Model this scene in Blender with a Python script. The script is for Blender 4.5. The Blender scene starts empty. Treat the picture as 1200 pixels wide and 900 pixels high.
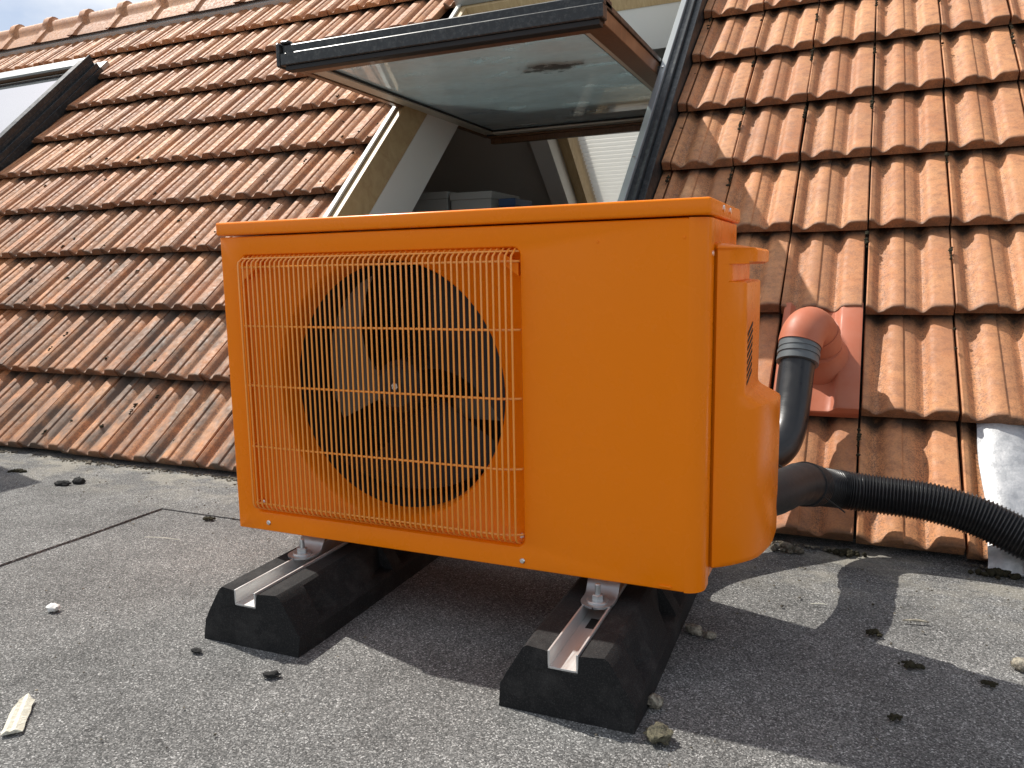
import bpy, bmesh, math, random
from mathutils import Vector, Matrix, noise
rnd = random.Random(7)
C = bpy.context.scene.collection
sc = bpy.context.scene
rad = math.radians

# ------------------------------------------------------------------ camera
cam_d = bpy.data.cameras.new('camera'); cam = bpy.data.objects.new('camera', cam_d); C.objects.link(cam)
cam.location = (1.0195, -1.0556, 0.5798)
cam.rotation_euler = (1.4266, 0.0175, 0.4162)
cam_d.sensor_width = 36; cam_d.lens = 916.6 / 1200 * 36
cam_d.clip_start = 0.02; cam_d.clip_end = 500
sc.camera = cam
# ------------------------------------------------------------------ light
SUN = Vector((-0.70, 0.195, 1.0)).normalized()          # towards the sun
world = bpy.data.worlds.new('World'); sc.world = world; world.use_nodes = True
wt = world.node_tree; wn = wt.nodes; wl = wt.links; wn.clear()
sky = wn.new('ShaderNodeTexSky'); sky.sky_type = 'NISHITA'; sky.sun_disc = False
sky.sun_elevation = math.asin(SUN.z); sky.sun_rotation = math.atan2(SUN.x, SUN.y)
sky.air_density = 1.0; sky.dust_density = 2.0
tc = wn.new('ShaderNodeTexCoord'); mp = wn.new('ShaderNodeMapping'); mp.inputs['Scale'].default_value = (1, 1, 1.9)
nz = wn.new('ShaderNodeTexNoise'); nz.inputs['Scale'].default_value = 2.3; nz.inputs['Detail'].default_value = 9; nz.inputs['Roughness'].default_value = .56
cr = wn.new('ShaderNodeValToRGB'); cr.color_ramp.elements[0].position = .40; cr.color_ramp.elements[1].position = .60
mx = wn.new('ShaderNodeMix'); mx.data_type = 'RGBA'; mx.inputs['B'].default_value = (9.2, 9.4, 9.7, 1)
bg = wn.new('ShaderNodeBackground'); bg.inputs['Strength'].default_value = 0.095
wo = wn.new('ShaderNodeOutputWorld')
wl.new(tc.outputs['Generated'], mp.inputs['Vector']); wl.new(mp.outputs[0], nz.inputs['Vector']); wl.new(nz.outputs['Fac'], cr.inputs[0])
wl.new(cr.outputs[0], mx.inputs['Factor']); wl.new(sky.outputs[0], mx.inputs['A']); wl.new(mx.outputs['Result'], bg.inputs[0]); wl.new(bg.outputs[0], wo.inputs[0])
sun_d = bpy.data.lights.new('sun', 'SUN'); sun_d.energy = 4.4; sun_d.angle = rad(.53); sun_d.color = (1, .955, .88)
sun = bpy.data.objects.new('sun', sun_d); C.objects.link(sun); sun.rotation_euler = SUN.to_track_quat('Z', 'Y').to_euler(); sun.location = (-3, 1, 6)
vs = sc.view_settings; vs.view_transform = 'Standard'; vs.look = 'None'; vs.gamma = 1; vs.use_curve_mapping = False; vs.exposure = 0.27

# ------------------------------------------------------------------ geometry helpers
def link(o, parent=None):
    C.objects.link(o)
    if parent: o.parent = parent
    return o
def tag(o, label=None, cat=None, group=None, kind=None):
    if label: o['label'] = label
    if cat: o['category'] = cat
    if group: o['group'] = group
    if kind: o['kind'] = kind
    return o
def empty(name, loc=(0, 0, 0), parent=None):
    o = bpy.data.objects.new(name, None); o.location = loc; o.empty_display_size = .05
    return link(o, parent)
class MB:
    def __init__(s): s.v = []; s.f = []
    def add(s, vs_, fs):
        n = len(s.v); s.v += [tuple(p) for p in vs_]; s.f += [tuple(i + n for i in f) for f in fs]; return s
    def box(s, a, b, bev=0, seg=1, M=None):
        bm = bmesh.new(); bmesh.ops.create_cube(bm, size=1)
        for v in bm.verts: v.co = Vector([(a[i] + b[i]) / 2 + v.co[i] * (b[i] - a[i]) for i in range(3)])
        if bev: bmesh.ops.bevel(bm, geom=list(bm.edges), offset=bev, segments=seg, profile=.5, affect='EDGES')
        return s.bm(bm, M)
    def bm(s, bm, M=None):
        bm.verts.index_update()
        vs_ = [(M @ v.co) if M else v.co.copy() for v in bm.verts]; fs = [[v.index for v in f.verts] for f in bm.faces]
        bm.free(); return s.add(vs_, fs)
    def loft(s, rings, closed=True, cap0=False, cap1=False):
        n = len(rings[0]); vs_ = [p for r in rings for p in r]; fs = []
        for i in range(len(rings) - 1):
            for j in range(n if closed else n - 1):
                k = (j + 1) % n; fs.append((i*n+j, i*n+k, (i+1)*n+k, (i+1)*n+j))
        if cap0: fs.append(tuple(range(n - 1, -1, -1)))
        if cap1: fs.append(tuple((len(rings)-1)*n + j for j in range(n)))
        return s.add(vs_, fs)
    def tube(s, path, r, n=10, caps=True):
        path = [Vector(p) for p in path]; rr = r if isinstance(r, (list, tuple)) else [r]*len(path)
        rings = []; up = None
        for i, p in enumerate(path):
            t = (path[min(i+1, len(path)-1)] - path[max(i-1, 0)]).normalized()
            if up is None: up = t.orthogonal().normalized()
            up = (up - t*up.dot(t)).normalized(); w = t.cross(up)
            rings.append([p + rr[i]*(math.cos(a)*up + math.sin(a)*w) for a in [2*math.pi*k/n for k in range(n)]])
        return s.loft(rings, True, caps, caps)
    def mesh(s, name, mat=None, smooth=30):
        m = bpy.data.meshes.new(name); m.from_pydata(s.v, [], s.f); m.validate()
        bm = bmesh.new(); bm.from_mesh(m); bmesh.ops.recalc_face_normals(bm, faces=bm.faces); bm.to_mesh(m); bm.free()
        if mat: m.materials.append(mat)
        if smooth:
            for p in m.polygons: p.use_smooth = True
            m.set_sharp_from_angle(angle=rad(smooth))
        return m
    def build(s, name, mat, parent=None, smooth=30):
        return link(bpy.data.objects.new(name, s.mesh(name, mat, smooth)), parent)
def spline(pts, n):                                     # Catmull-Rom through pts
    P = [Vector(p) for p in pts]; P = [2*P[0]-P[1]] + P + [2*P[-1]-P[-2]]; out = []
    m = len(P) - 3
    for i in range(n):
        t = i/(n-1)*m; k = min(int(t), m-1); u = t-k
        a, b, c, d = P[k:k+4]
        out.append(.5*((2*b)+(c-a)*u+(2*a-5*b+4*c-d)*u*u+(3*b-a-3*c+d)*u**3))
    return out
def rock(seed, size, sub=2, amp=.35, freq=2.2):
    bm = bmesh.new(); bmesh.ops.create_icosphere(bm, subdivisions=sub, radius=1)
    for v in bm.verts:
        k = 1 + amp*noise.noise(v.co*freq + Vector((seed*7.3, seed*1.7, seed*3.1))) + amp*.4*noise.noise(v.co*freq*2.7 + Vector((seed, 5, 9)))
        v.co = Vector((v.co.x*size[0], v.co.y*size[1], v.co.z*size[2]))*k
    return bm

# ------------------------------------------------------------------ material helpers
class Mat:
    def __init__(s, name, col=(.5, .5, .5), rough=.5, metal=0, spec=.5, coat=0):
        s.m = bpy.data.materials.new(name); s.m.use_nodes = True; s.t = s.m.node_tree; s.n = s.t.nodes; s.l = s.t.links
        s.b = s.n['Principled BSDF']; b = s.b.inputs
        b['Base Color'].default_value = (*col, 1); b['Roughness'].default_value = rough; b['Metallic'].default_value = metal
        b['Specular IOR Level'].default_value = spec; b['Coat Weight'].default_value = coat
        s.bump_in = None; s._co = None
    def co(s, kind='Object'):
        n = s.n.new('ShaderNodeTexCoord'); return n.outputs[kind]
    def pos(s): return s.n.new('ShaderNodeNewGeometry').outputs['Position']
    def scaled(s, v, sc_):
        n = s.n.new('ShaderNodeMapping'); n.inputs['Scale'].default_value = sc_; s.l.new(v, n.inputs[0]); return n.outputs[0]
    def noise(s, v, scale, det=4, rough=.55, dist=0):
        n = s.n.new('ShaderNodeTexNoise'); n.inputs['Scale'].default_value = scale; n.inputs['Detail'].default_value = det; n.inputs['Roughness'].default_value = rough
        n.inputs['Distortion'].default_value = dist; s.l.new(v, n.inputs['Vector']); return n.outputs['Fac']
    def voro(s, v, scale, feat='F1', out='Distance'):
        n = s.n.new('ShaderNodeTexVoronoi'); n.feature = feat; n.inputs['Scale'].default_value = scale; s.l.new(v, n.inputs['Vector']); return n.outputs[out]
    def ramp(s, v, *st):
        n = s.n.new('ShaderNodeValToRGB'); e = n.color_ramp.elements
        while len(e) < len(st): e.new(.5)
        for x, (p, c) in zip(e, st):
            x.position = p; x.color = (c, c, c, 1) if isinstance(c, (int, float)) else (*c, 1)
        s.l.new(v, n.inputs[0]); return n.outputs[0]
    def mix(s, f, a, b, mode='MIX'):
        n = s.n.new('ShaderNodeMix'); n.data_type = 'RGBA'; n.blend_type = mode
        for k, x in (('Factor', f), ('A', a), ('B', b)):
            i = n.inputs[k]
            if isinstance(x, (int, float)): i.default_value = x if k == 'Factor' else (x, x, x, 1)
            elif isinstance(x, tuple): i.default_value = (*x, 1)
            else: s.l.new(x, i)
        return n.outputs['Result']
    def math(s, op, a, b=0, clamp=False):
        n = s.n.new('ShaderNodeMath'); n.operation = op; n.use_clamp = clamp
        for i, x in enumerate((a, b)):
            if isinstance(x, (int, float)): n.inputs[i].default_value = x
            else: s.l.new(x, n.inputs[i])
        return n.outputs[0]
    def attr(s, name):
        n = s.n.new('ShaderNodeAttribute'); n.attribute_type = 'OBJECT'; n.attribute_name = name; return n.outputs['Fac']
    def rand(s): return s.n.new('ShaderNodeObjectInfo').outputs['Random']
    def sep(s, v, k):
        n = s.n.new('ShaderNodeSeparateXYZ'); s.l.new(v, n.inputs[0]); return n.outputs[k]
    def col(s, x): s.l.new(x, s.b.inputs['Base Color']); return s
    def rough(s, x): s.l.new(x, s.b.inputs['Roughness']); return s
    def bump(s, h, strength=.3, dist=.001):
        n = s.n.new('ShaderNodeBump'); n.inputs['Strength'].default_value = strength; n.inputs['Distance'].default_value = dist
        s.l.new(h, n.inputs['Height'])
        if s.bump_in: s.l.new(s.bump_in, n.inputs['Normal'])
        s.bump_in = n.outputs[0]; s.l.new(s.bump_in, s.b.inputs['Normal']); return s

M = {}
# orange paint with fine orange-peel, faint dust and scuffs
a = Mat('orange_paint', (.74, .235, .012), .34, 0, .22, .0); p = a.co()
d = a.noise(p, 5, 6, .6); a.col(a.mix(a.ramp(d, (.35, 0.), (.8, .22)), (.96, .232, .002), (.90, .225, .006)))
a.rough(a.ramp(a.noise(p, 14, 5), (.3, .20), (.75, .36))); a.bump(a.noise(p, 240, 2), .05, .0006); a.bump(a.noise(p, 6, 2), .06, .01)
a.b.inputs['Coat Roughness'].default_value = .12; M['orange'] = a.m
a = Mat('lit_orange_wire', (.96, .36, .055), .30, 0, .6, .2); M['wire'] = a.m  # paler than the casing paint: light caught by the wires is in the colour
# fired clay tile
a = Mat('clay_tile'); p = a.co(); w = a.pos(); r = a.rand()
base = a.mix(r, (.51, .188, .068), (.72, .315, .128))
base = a.mix(a.ramp(a.noise(w, 9, 5, .6), (.35, 0.), (.7, .55)), base, (.69, .36, .160))
base = a.mix(a.ramp(a.noise(a.scaled(w, (1, 1, 1)), 42, 5, .72), (.46, 0.), (.70, .75)), base, (.30, .125, .060))
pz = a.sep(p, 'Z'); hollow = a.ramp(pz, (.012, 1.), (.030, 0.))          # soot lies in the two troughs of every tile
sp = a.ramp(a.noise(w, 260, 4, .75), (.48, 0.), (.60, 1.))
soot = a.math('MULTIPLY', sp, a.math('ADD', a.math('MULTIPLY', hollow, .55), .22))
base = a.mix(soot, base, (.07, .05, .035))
big = a.ramp(a.noise(w, 3.6, 6, .62), (.42, 0.), (.68, .42)); base = a.mix(big, base, (.29, .130, .068))
py = a.sep(p, 'Y')                                          # grime and moss film, with painted shade, on the lower lip of every tile
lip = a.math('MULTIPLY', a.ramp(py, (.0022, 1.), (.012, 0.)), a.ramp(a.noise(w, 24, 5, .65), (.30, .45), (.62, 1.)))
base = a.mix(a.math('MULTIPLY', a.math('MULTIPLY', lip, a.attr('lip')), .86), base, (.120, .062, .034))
lap_shade = a.math('MULTIPLY', a.ramp(py, (.288, 0.), (.318, 1.)), a.ramp(a.noise(w, 30, 5, .65), (.25, .35), (.55, 1.)))   # shade under the next tile's nose, painted as a dark band
base = a.mix(a.math('MULTIPLY', a.math('MULTIPLY', lap_shade, a.attr('lip')), .92), base, (.022, .017, .012))
dirt = a.math('MULTIPLY', a.attr('dirt'), a.ramp(a.noise(a.scaled(w, (6, 3, 3)), 2.2, 7, .66), (.35, 0.), (.60, 1.)))
base = a.mix(a.math('MULTIPLY', dirt, .85), base, (.085, .070, .055))
lich = a.ramp(a.noise(w, 70, 4, .6), (.66, 0.), (.72, .7)); base = a.mix(a.math('MULTIPLY', lich, a.attr('dirt')), base, (.34, .33, .24))
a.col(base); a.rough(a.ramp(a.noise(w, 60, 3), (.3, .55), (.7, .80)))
a.bump(a.noise(w, 420, 3, .7), .35, .0012); a.bump(a.noise(w, 30, 3), .2, .003); M['tile'] = a.m
# mineral bitumen felt
a = Mat('bitumen_felt', rough=.9, spec=.25); w = a.pos()
g1 = a.voro(w, 540, 'F1', 'Color'); g1 = a.sep(g1, 'X')
g2 = a.noise(w, 330, 3, .75); g3 = a.noise(w, 4.2, 8, .6); g4 = a.noise(w, 26, 5, .65)
c = a.ramp(g1, (0., (.062, .062, .060)), (.35, (.130, .129, .124)), (.72, (.220, .217, .209)), (.93, (.345, .34, .325)), (1., (.60, .59, .57)))
c = a.mix(a.ramp(g2, (.36, .55), (.5, 0.)), c, (.085, .085, .085))
c = a.mix(1., c, a.ramp(g3, (.28, .72), (.5, 1.0), (.72, 1.22)), 'MULTIPLY')
c = a.mix(1., c, a.ramp(g4, (.3, .86), (.7, 1.12)), 'MULTIPLY')
yy = a.sep(w, 'Y'); near = a.ramp(a.math('MULTIPLY', a.math('SUBTRACT', yy, .30), 3.2, True), (0., 0.), (1., 1.))   # lichen and silt along the tile edge
lic = a.math('MULTIPLY', near, a.ramp(a.noise(a.scaled(w, (1, 1.6, 1)), 7, 7, .68), (.45, 0.), (.60, 1.)))
c = a.mix(a.math('MULTIPLY', lic, .55), c, (.46, .425, .345))
st = a.math('MULTIPLY', a.math('ADD', near, .12), a.ramp(a.noise(w, 12, 6, .7), (.6, 0.), (.72, 1.)))
c = a.mix(a.math('MULTIPLY', st, .7), c, (.075, .066, .05))
a.col(c); a.bump(a.noise(w, 500, 2, .8), 1.0, .0022); a.bump(g1, .5, .0012); a.bump(g3, .3, .01); M['felt'] = a.m
a = Mat('rubber', (.016, .016, .017), .82, 0, .35); w = a.pos(); g = a.noise(w, 520, 2, .8)
a.col(a.mix(a.ramp(g, (.52, 0.), (.74, .8)), (.009, .009, .0095), (.055, .054, .052))); a.col(a.mix(a.ramp(a.noise(w, 14, 6, .7), (.5, 0.), (.75, .35)), a.b.inputs['Base Color'].links[0].from_socket, (.11, .105, .10)))
a.bump(g, .6, .0015); M['rubber'] = a.m
a = Mat('aluminium', (.66, .66, .65), .34, .72); w = a.pos(); a.rough(a.ramp(a.noise(a.scaled(w, (40, 3, 40)), 6, 4), (.3, .38), (.7, .58))); M['alu'] = a.m
a = Mat('zinc', (.55, .56, .56), .38, .8); a.rough(a.ramp(a.noise(a.pos(), 60, 4), (.3, .28), (.7, .5))); M['zinc'] = a.m
a = Mat('screw_steel', (.82, .82, .80), .25, 1); M['steel'] = a.m
a = Mat('black_plastic', (.012, .0125, .0135), .30, 0, .5); a.rough(a.ramp(a.noise(a.pos(), 40, 4), (.3, .26), (.7, .42))); a.bump(a.noise(a.scaled(a.pos(), (1, 1, 8)), 60, 3), .12, .001); M['blackpl'] = a.m
a = Mat('hose_plastic', (.010, .010, .011), .33, 0, .5); M['hose'] = a.m
a = Mat('black_tape', (.011, .011, .012), .55, 0, .4); a.bump(a.noise(a.pos(), 70, 4), .25, .003); M['tape'] = a.m
a = Mat('grey_plastic', (.11, .125, .13), .42); M['greypl'] = a.m
a = Mat('terracotta_plastic', (.47, .135, .066), .5, 0, .4); w = a.pos(); a.col(a.mix(a.ramp(a.noise(w, 22, 5), (.35, 0.), (.75, .6)), (.47, .135, .066), (.49, .185, .110))); a.rough(a.ramp(a.noise(w, 30, 4), (.3, .42), (.7, .62))); M['terra'] = a.m
a = Mat('lead', (.40, .42, .44), .55, .35); w = a.pos(); a.col(a.mix(a.ramp(a.noise(w, 45, 6, .7), (.35, 0.), (.68, 1.)), (.38, .39, .40), (.62, .62, .62))); a.bump(a.noise(w, 60, 5, .65), .5, .004); M['lead'] = a.m
a = Mat('dark_cladding', (.042, .046, .048), .36, .35); w = a.pos(); a.col(a.mix(a.ramp(a.noise(w, 70, 6, .75), (.5, 0.), (.68, .75)), (.030, .034, .036), (.10, .105, .10))); a.rough(a.ramp(a.noise(w, 30, 4), (.3, .28), (.7, .5))); M['clad'] = a.m
a = Mat('grey_aluminium', (.34, .36, .36), .42, .6); M['greyalu'] = a.m
a = Mat('glazing_bead', (.56, .55, .49), .45); M['bead'] = a.m
a = Mat('pale_strip', (.62, .60, .54), .5); M['pale'] = a.m
a = Mat('varnished_pine', rough=.38, coat=.15); w = a.pos(); g = a.noise(a.scaled(w, (30, 30, 4)), 3, 6, .65, 1.2); a.col(a.mix(a.ramp(g, (.3, 0.), (.7, 1.)), (.105, .050, .022), (.20, .105, .050))); a.bump(g, .1, .001); M['pine'] = a.m
a = Mat('pale_pine', rough=.5); w = a.pos(); g = a.noise(a.scaled(w, (34, 6, 6)), 3, 6, .65, .8); a.col(a.mix(a.ramp(g, (.3, 0.), (.7, 1.)), (.40, .27, .13), (.54, .40, .215))); M['palepine'] = a.m
a = Mat('white_lining', (.78, .77, .74), .6); M['white'] = a.m
a = Mat('gasket', (.008, .008, .008), .6); M['gasket'] = a.m
a = Mat('room_plaster', (.55, .53, .50), .9); a.bump(a.noise(a.pos(), 90, 3), .15, .002); M['plaster'] = a.m
a = Mat('room_dark_wall', (.17, .16, .15), .9); a.bump(a.noise(a.pos(), 90, 3), .15, .002); M['darkwall'] = a.m
a = Mat('wood_floor', (.22, .14, .08), .5); M['floorwood'] = a.m
a = Mat('under_felt', (.05, .045, .04), .95); M['under'] = a.m
a = Mat('moss', rough=.95, spec=.2); w = a.pos(); a.col(a.mix(a.noise(w, 90, 4), (.014, .013, .008), (.055, .048, .028))); a.bump(a.noise(w, 300, 3), .8, .004); M['moss'] = a.m
a = Mat('silt', rough=.95, spec=.2); w = a.pos(); a.col(a.mix(a.ramp(a.noise(w, 70, 5, .7), (.35, 0.), (.65, 1.)), (.05, .043, .032), (.26, .23, .18))); a.bump(a.noise(w, 300, 3), .8, .004); M['silt'] = a.m
a = Mat('pebble', rough=.9); w = a.pos(); a.col(a.mix(a.ramp(a.noise(w, 160, 5, .7), (.38, 0.), (.62, 1.)), (.13, .11, .085), (.42, .385, .30))); a.bump(a.noise(w, 220, 4), .8, .004); M['pebble'] = a.m
a = Mat('dark_pebble', rough=.9); w = a.pos(); a.col(a.mix(a.ramp(a.noise(w, 120, 5, .7), (.38, 0.), (.62, 1.)), (.03, .028, .02), (.15, .135, .085))); a.bump(a.noise(w, 220, 4), .9, .004); M['mossrock'] = a.m
a = Mat('black_lump', (.012, .012, .011), .9); a.bump(a.noise(a.pos(), 200, 4), .8, .004); M['lump'] = a.m
a = Mat('white_stone', (.70, .69, .66), .7); a.bump(a.noise(a.pos(), 150, 4), .5, .003); M['whitestone'] = a.m
a = Mat('bare_wood', rough=.8); w = a.pos(); g = a.noise(a.scaled(w, (26, 4, 20)), 12, 5, .7); a.col(a.mix(a.ramp(g, (.3, 0.), (.7, 1.)), (.50, .46, .34), (.82, .80, .70))); a.bump(g, .8, .003); M['chip'] = a.m
a = Mat('fan_plastic', (.020, .019, .017), .6); M['fan'] = a.m
a = Mat('lit_fan_plastic', (.17, .155, .125), .6); M['blade'] = a.m  # paler copy of the fan plastic, painting in light on one blade
a = Mat('dark_interior', (.012, .011, .010), .8); M['dark'] = a.m
a = Mat('box_card', (.33, .33, .32), .7); M['card'] = a.m
a = Mat('blue_plastic', (.02, .05, .13), .5); M['blue'] = a.m
a = Mat('render_grey', (.3, .29, .28), .9); a.bump(a.noise(a.pos(), 80, 5), .5, .004); M['render'] = a.m
# pleated blind: thin paper that lets sunlight through
a = Mat('blind_paper', (.82, .81, .77), .8); tr = a.n.new('ShaderNodeBsdfTranslucent'); tr.inputs[0].default_value = (.85, .84, .78, 1); ms = a.n.new('ShaderNodeMixShader'); ms.inputs[0].default_value = .5
a.l.new(a.b.outputs[0], ms.inputs[1]); a.l.new(tr.outputs[0], ms.inputs[2]); a.l.new(ms.outputs[0], a.n['Material Output'].inputs[0]); M['blind'] = a.m
# window glass: mirror-like by angle, else clear, with dust and streaks
def glass(name, tint, dust, extra, smear=None):
    a = Mat(name, (.60, .67, .70), .9); n = a.n; w = a.pos()
    tb = n.new('ShaderNodeBsdfTransparent'); tb.inputs[0].default_value = (*tint, 1)
    gl = n.new('ShaderNodeBsdfGlossy'); gl.inputs['Roughness'].default_value = .015
    fr = n.new('ShaderNodeFresnel'); fr.inputs[0].default_value = 1.5
    f2 = a.math('ADD', a.math('MULTIPLY', fr.outputs[0], 1.5), extra, True)
    m1 = n.new('ShaderNodeMixShader'); a.l.new(f2, m1.inputs[0]); a.l.new(tb.outputs[0], m1.inputs[1]); a.l.new(gl.outputs[0], m1.inputs[2])
    m2 = n.new('ShaderNodeMixShader'); dd = a.ramp(a.noise(a.scaled(w, (2, 4, 4)), 2.1, 8, .65), (.33, dust*.25), (.43, dust), (.70, dust*1.5))
    a.l.new(dd, m2.inputs[0]); a.l.new(m1.outputs[0], m2.inputs[1]); a.l.new(a.b.outputs[0], m2.inputs[2]); a.l.new(m2.outputs[0], n['Material Output'].inputs[0])
    if smear:
        vs_ = n.new('ShaderNodeVectorMath'); vs_.operation = 'SUBTRACT'; a.l.new(w, vs_.inputs[0]); vs_.inputs[1].default_value = smear
        ln = n.new('ShaderNodeVectorMath'); ln.operation = 'LENGTH'; a.l.new(a.scaled(vs_.outputs[0], (3.1, 5.6, 1)), ln.inputs[0])
        k = a.ramp(a.math('ADD', ln.outputs['Value'], a.math('MULTIPLY', a.noise(a.scaled(w, (5, 9, 5)), 3, 6, .7), 1.5)), (.95, .75), (1.35, 0.))
        df = n.new('ShaderNodeBsdfDiffuse'); df.inputs[0].default_value = (.045, .05, .05, 1)
        m3 = n.new('ShaderNodeMixShader'); a.l.new(k, m3.inputs[0]); a.l.new(m2.outputs[0], m3.inputs[1]); a.l.new(df.outputs[0], m3.inputs[2]); a.l.new(m3.outputs[0], n['Material Output'].inputs[0])
    return a.m
M['glass'] = glass('window_glass', (.84, .91, .90), .44, .03, (.0, 1.64, 1.283))
M['glass2'] = glass('coated_glass', (.62, .68, .67), .03, .62)

# ------------------------------------------------------------------ flat roof (the ground)
flat = MB().add([(-40, -40, 0), (40, -40, 0), (40, .95, 0), (-40, .95, 0)], [(0, 1, 2, 3)]).build('flat_roof', M['felt'], None, 0)
tag(flat, 'grey mineral felt flat roof under the orange unit', None, None, 'structure')
def felt_sheet(x0, x1, y0, y1, z, seed):
    b = MB(); n = 60; top = []; bot = []
    def wob(t, k): return .004*noise.noise(Vector((t*4.3, k*3.7, seed)))
    per = [(x0 + (x1-x0)*i/n, y0, 0) for i in range(n)] + [(x1, y0+(y1-y0)*i/n, 1) for i in range(n)] + [(x1-(x1-x0)*i/n, y1, 2) for i in range(n)] + [(x0, y1-(y1-y0)*i/n, 3) for i in range(n)]
    top = [(x + (wob(y, k) if k in (1, 3) else 0), y + (wob(x, k) if k in (0, 2) else 0), z) for x, y, k in per]
    bot = [(x, y, .0005) for x, y, _ in top]; b.loft([bot, top], True, False, True)
    return b.build('felt_sheet', M['felt'], flat, 0)
felt_sheet(-3.6, .30, .325, .93, .0032, 2.0)            # strip lapped along the tile edge
felt_sheet(-3.6, -.562, -1.6, .322, .0046, 5.0)         # lapped sheet whose end runs left of the unit

# ------------------------------------------------------------------ tiled house
PITCH = 0.7558; CP, SP = math.cos(PITCH), math.sin(PITCH); EY, EZ = .6155, .03
TW, G, U0 = .1976, .3207, .8328
def RP(u, s, off=0): return Vector((u, EY + s*CP - off*SP, EZ + s*SP + off*CP))
def RM(u, s, off=0, tilt=0): return Matrix.Translation(RP(u, s, off)) @ Matrix.Rotation(PITCH - tilt, 4, 'X')
house = tag(empty('house'), 'house with an orange clay tiled roof slope and two skylights', 'house')
def cosw(w, a_, b_, h0, h1): return h0 + (h1-h0)*(.5 - .5*math.cos(math.pi*(w-a_)/(b_-a_)))
PROF = [(.012, .0185), (.020, .0200), (.030, .0200)] + [(.040 + .125*k/6, cosw(.040 + .125*k/6, .040, .165, .0185, .0)) for k in range(7)] + [(.165 + .165*k/6, cosw(.165 + .165*k/6, .165, .330, .0, .0192)) for k in range(1, 7)] + [(.345, .0202), (.430, .0202), (.441, .0190), (.452, .0145), (.522, .0135)] + [(.532 + .118*k/5, cosw(.532 + .118*k/5, .532, .650, .0122, .0)) for k in range(6)] + [(.650 + .115*k/5, cosw(.650 + .115*k/5, .650, .765, .0, .0192)) for k in range(1, 6)] + [(.785, .0205), (.90, .0212), (.972, .0205), (.985, .0180)]
def prof_at(w):
    if w <= PROF[0][0]: return PROF[0][1]
    for (a0, b0), (a1, b1) in zip(PROF, PROF[1:]):
        if a0 <= w <= a1: return b0 + (b1-b0)*(w-a0)/(a1-a0)
    return PROF[-1][1]
def tile_mesh(a=0, b=1, length=.375, seed=0):
    pts = ([(a, prof_at(a))] if a > .012 else []) + [q for q in PROF if a < q[0] < b] + ([(b, prof_at(b))] if b < .985 else [])
    T = .0095; m = MB(); rings = []
    R = random.Random(seed); wav = [R.uniform(-.0012, .0012) for _ in pts]
    for y, k, low in ((0, .88, -.0012), (.0008, .95, -.0004), (.0025, .99, 0), (.006, 1, 0), (length*.5, 1, 0), (length, 1, 0)):
        rings.append([Vector((w*TW, y + (wav[i] if y < .02 else 0), max(.002, T + h*k + low))) for i, (w, h) in enumerate(pts)])
    n = len(pts); m.loft(rings, False)
    nose = [Vector((w*TW, .0022, 0)) for w, h in pts]; m.loft([nose, rings[0]], False)
    for j in (0, n-1):                                    # side walls
        m.add([rings[i][j] for i in range(6)] + [Vector((pts[j][0]*TW, length, -.004)), Vector((pts[j][0]*TW, .0022, 0))], [(0, 1, 2, 3, 4, 5, 6, 7)])
    m.add([nose[0], nose[-1], Vector((pts[-1][0]*TW, length, -.004)), Vector((pts[0][0]*TW, length, -.004))], [(0, 1, 2, 3)])
    return m
TILT = math.atan(.039/G)
W1 = dict(u0=-.80, u1=.400, s0=1.0, s1=2.62)            # open skylight
W2 = dict(u0=-4.51, u1=-3.30, s0=1.0, s1=2.62)          # closed skylight, far left
SR = 3.40
# deck below the tiles with the two openings cut out
dk = MB()
def deck_piece(u0, u1, s0, s1, o0, o1): dk.box((u0, s0, o0), (u1, s1, o1), M=Matrix.Translation((0, EY, EZ)) @ Matrix.Rotation(PITCH, 4, 'X'))
us = [-7, W2['u0'], W2['u1'], W1['u0'], W1['u1'], 3.2]
for i, (x, y) in enumerate(zip(us, us[1:])):
    if i in (1, 3):
        w_ = W2 if i == 1 else W1
        deck_piece(x, y, .02, w_['s0'], -.20, -.082); deck_piece(x, y, w_['s1'], SR, -.20, -.082)
    else: deck_piece(x, y, .02, SR, -.20, -.082)
roof = dk.build('roof', M['under'], house, 0)
tag(roof, 'orange clay tiled slope with two skylights')
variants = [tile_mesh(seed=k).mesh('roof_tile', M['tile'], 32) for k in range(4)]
field_ = MB(); NK = 0
FL = (0, 1)                                               # column, row of the vent flange
def place_tile(k, r, a=0, b=1, cut=0):
    global NK
    u = U0 + k*TW; s = r*G + cut
    # tile colour and placement vary from piece to piece
    du, ds, dt, rz = rnd.gauss(0, .0011), rnd.gauss(0, .0026), rnd.gauss(0, .0040), rnd.gauss(0, .0045)
    off = -.020; length = (.375 if r < 9 else .50) - cut
    inview = (u + TW > -1.78 - 1.03*s) and (u < 1.40 + .05*s)
    MM = RM(u + du, s + ds, off, TILT + dt) @ Matrix.Rotation(rz, 4, 'Z')
    if not inview:
        t = tile_mesh(a, b, length); field_.add([MM @ v for v in map(Vector, t.v)], t.f); return
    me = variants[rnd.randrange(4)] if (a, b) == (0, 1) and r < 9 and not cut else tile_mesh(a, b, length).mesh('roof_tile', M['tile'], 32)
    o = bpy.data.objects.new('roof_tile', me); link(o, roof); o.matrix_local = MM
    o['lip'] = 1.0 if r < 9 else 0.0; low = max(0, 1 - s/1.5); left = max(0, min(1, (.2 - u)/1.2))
    o['dirt'] = min(1., (.10 + .12*rnd.random()) + left*(.14 + .78*low) * (.7 + .6*rnd.random())); NK += 1
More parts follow.
